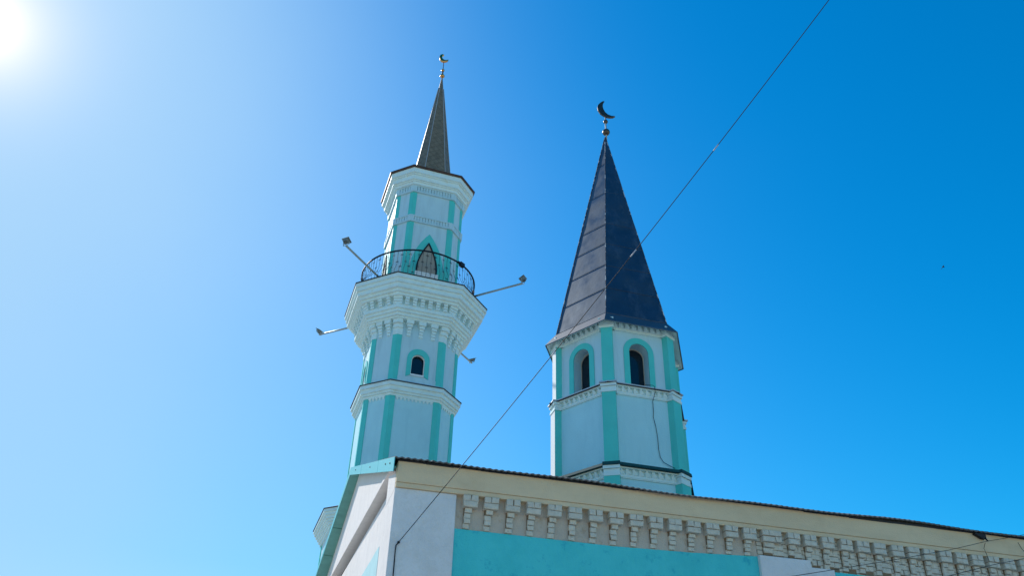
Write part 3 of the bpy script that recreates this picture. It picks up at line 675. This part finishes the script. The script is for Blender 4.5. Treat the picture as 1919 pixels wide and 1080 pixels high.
# dark green sheet on the lowest band
for i in range(6):
    fr = hface(i, AB); h_ = AB*math.tan(R_(30)); b = MB()
    fr.wedge(b, -h_+.07, h_-.07, 6.432, 6.50, -.1, .16, .13); b.build('drip_sheet', 'greenmetal', tow)
    fc = hcor(i); b = MB(); fc.wedge(b, -.175, .175, 6.432, 6.505, 1.2, AB/C30+.12, AB/C30+.105); b.build('drip_sheet', 'greenmetal', tow)
# roof: pyramid over a flared skirt
ZA = 16.82; REV = 1.738; ZE = 9.738; RB = 1.465; ZBs = 10.068
RING = lambda z: RB*(ZA-z)/(ZA-ZBs)
b = MB(); b.loft([hexr(REV-.03, ZE-.002), hexr(REV-.004, ZE-.02), hexr(REV, ZE), hexr(RB+.012, ZBs-.004)], cap0=False, cap1=False)
b.build('roof_skirt', 'skirt', tow)
b = MB(); b.loft([hexr(REV-.035, ZE-.004), hexr(1.40, 9.90)], cap0=False, cap1=False); b.build('eave_soffit', 'ledge', tow)
b = MB(); b.loft([hexr(RB, ZBs), [p+Vector((.02, 0, 0)) for p in hexr(.012, ZA)]], cap0=False); rf = b.build('roof', 'roof', tow)
b = MB()
for k in range(6): b.tube([hexr(RB+.012, ZBs-.002)[k], hexr(RB+.012, ZBs-.002)[(k+1) % 6]], .010, 5, smooth=False)
b.build('sheet_hem', 'seam', rf)
for z in (10.85, 11.62, 12.38, 13.10, 14.35, 15.6):
    b = MB()
    for k in range(6):
        j = [random.uniform(-.03, .03) for _ in range(2)]
        A = hexr(RING(z+j[0])+.006, z+j[0])[k]; B_ = hexr(RING(z+j[1])+.006, z+j[1])[(k+1) % 6]
        b.tube([A, B_], .005, 5, smooth=False)
    b.build('sheet_seam', 'seam', rf)
for k in range(6):
    b = MB(); pts = []
    for j in range(25):
        z = ZBs+(ZA-ZBs)*j/24*.995; pts.append(hexr(RING(z)+.004+random.uniform(-.003, .003), z)[k])
    b.tube(pts, .014, 6, smooth=False); b.build('hip_cap', 'hip', rf)
def hct(z): return W((HC[0]+.04, HC[1], z))
b = MB(); b.tube([hct(16.7), hct(17.62)], .03, 8); fin = b.build('finial', 'galv', tow)
b = MB(); b.ball(hct(17.005), .106*S); b.build('ball', 'bronze', fin)
b = MB(); b.ball(hct(17.415), .066*S); b.build('ball', 'bronze', fin)
cr = [(.035, 18.226), (-.04, 18.20), (-.10, 18.145), (-.155, 18.07), (-.18, 17.976), (-.182, 17.91), (-.169, 17.85), (-.109, 17.722), (-.011, 17.621), (.088, 17.566), (.163, 17.549), (.252, 17.553), (.317, 17.597), (.216, 17.613), (.117, 17.67), (.044, 17.761), (-.008, 17.898), (-.025, 18.025), (-.006, 18.151)]
fr = Frame(HC, R_(250), 0); b = MB(); fr.prism(b, cr, -.03, .03); b.build('crescent', 'bronze', fin, bevel=.01)
# cable hanging down the right window face
fr = hface(0, AU)
pts = [(.06, 8.36, .10), (.20, 8.345, .16), (.245, 8.32, .17), (.255, 8.20, .16), (.235, 8.02, .05), (.238, 7.80, .045), (.22, 7.66, .05), (.265, 7.45, .045), (.285, 7.2, .05), (.29, 6.95, .045), (.31, 6.78, .05), (.37, 6.68, .055), (.52, 6.61, .06), (.60, 6.57, .08)]
b = MB()
P = [fr.p(*q) for q in pts]
b.tube(P, .008, 6); o = b.build('cable', 'wire'); tag(o, 'thin black cable hanging from the right arched window sill of the hexagonal tower', 'cable')

# ================================================================== overhead wires, bird
def ray(px, py):
    d = r2*((px-960)/F_PX) - u2*((py-540)/F_PX) + fw; return d
def onray(px, py, y): d = ray(px, py); d = d*(y/d.y); return Vector((d.x, d.y, d.z))
A = Vector((FA.p(.109, 3.018, .075)-Vector((0, 0, EYE))))/S
B_ = onray(1600, -62, 4.6)
pts = []
for k in range(41):
    f = k/40; p = A.lerp(B_, f); p.z -= .10*4*f*(1-f); pts.append(W(p))
b = MB(); b.tube(pts, .0060, 6); wo = b.build('overhead_cable', 'wire')
tag(wo, 'long black overhead cable running from the corner pilaster up to the top right sky', 'cable')
for f, ln in ((.345, .10), (.52, .14), (.70, .12)):
    def at_(f): 
        p = A.lerp(B_, f); p.z -= .10*4*f*(1-f); return W(p)
    p = at_(f); d = (at_(f+.01)-p).normalized(); b = MB(); b.tube([p, p+d*ln*.5, p+d*ln], .0095, 6); b.build('cable_tie', 'tape', wo)
b = MB(); b.ball(W(A), .022, seg=8, ring=6); b.tube([W(A), FA.p(.10, 3.005, .06), FA.p(.085, 2.985, .058), FA.p(.082, 2.93, .058), FA.p(.088, 2.6, .058), FA.p(.09, 2.0, .058)], .009, 6); b.build('drop_lead', 'wire', wo)
def wirething(pts, r, name, label, cat):
    b = MB(); b.tube([W(p) for p in pts], r, 6); o = b.build(name, 'wire'); tag(o, label, cat); return o
def V(s, z, o): return (FA.p(s, z, o)-Vector((0, 0, EYE)))/S
h1 = V(8.46, 3.88, .18)
wirething([onray(1470, 1083.5, 8.3), onray(1576, 1066.9, 8.6), onray(1660, 1053, 8.85), onray(1779, 1032, 9.2), h1, onray(1880, 1010.5, 9.6), onray(1930, 1001, 9.75)], .0045, 'overhead_cable', 'thin black cable crossing the right brick corbels up to the eave bracket', 'cable')
wirething([onray(1750, 1087, 8.5), onray(1781.5, 1079.6, 8.6), onray(1860, 1060, 8.85), onray(1912, 1049.6, 9.05), onray(1960, 1042, 9.2)], .005, 'overhead_cable', 'black cable in the bottom right corner below the bracket cable', 'cable')
wirething([V(8.44, 3.86, .14), V(8.40, 3.78, .13), V(8.42, 3.70, .13), V(8.42, 3.60, .14)], .005, 'dangling_lead', 'short loose lead hanging straight down from the eave bracket', 'cable')
wirething([V(9.02, 3.93, .14), V(9.06, 3.85, .13), V(9.16, 3.72, .13), V(9.2, 3.6, .13)], .005, 'dangling_lead', 'short loose lead hanging slanted at the right edge below the eave', 'cable')
b = MB(); FA.prism(b, [(8.30, 3.975), (8.36, 3.945), (8.42, 3.92), (8.47, 3.92), (8.47, 3.99), (8.30, 3.99)], .08, .16); b.tube([FA.p(8.45, 3.93, .15), FA.p(8.46, 3.88, .18)], .014, 6); o = b.build('cable_bracket', 'wire'); tag(o, 'dark cable bracket under the wavy eave near the right edge', 'bracket')
# bird far off
bp_ = onray(1767.5, 500, 60.0); bw = W(bp_); K = 1.0
root = thing('bird', 'tiny dark bird flying alone in the blue sky at right', 'bird', bw)
b = MB(); d = (r2*.55+u2*.83).normalized(); sd = (d.cross(fw)).normalized(); 
prof = [(-.26, .01), (-.18, .035), (-.08, .06), (.02, .075), (.11, .06), (.16, .035), (.2, .042), (.235, .03), (.27, .006)]
rings = [[bw+d*x+sd*math.cos(2*math.pi*k/8)*r+fw*math.sin(2*math.pi*k/8)*r for k in range(8)] for x, r in prof]
b.loft(rings, smooth=True)
for sg in (-1, 1):
    wing = [(.08, .03), (.10, .16), (.04, .30), (-.05, .40), (-.04, .28), (-.08, .14), (-.07, .03)]
    lift = .6
    A1 = [bw+d*x+sd*sg*y*.45+fw*(-y*lift)+u2*.006 for x, y in wing]; A2 = [p-u2*.012 for p in A1]
    b.prism(A1, A2)
b.prism([bw+d*-.24+sd*.015, bw+d*-.24-sd*.015, bw+d*-.38-sd*.05, bw+d*-.38+sd*.05], [bw+d*-.24+sd*.015+fw*.01, bw+d*-.24-sd*.015+fw*.01, bw+d*-.38-sd*.05+fw*.01, bw+d*-.38+sd*.05+fw*.01])
b.build('body', 'bird', root)
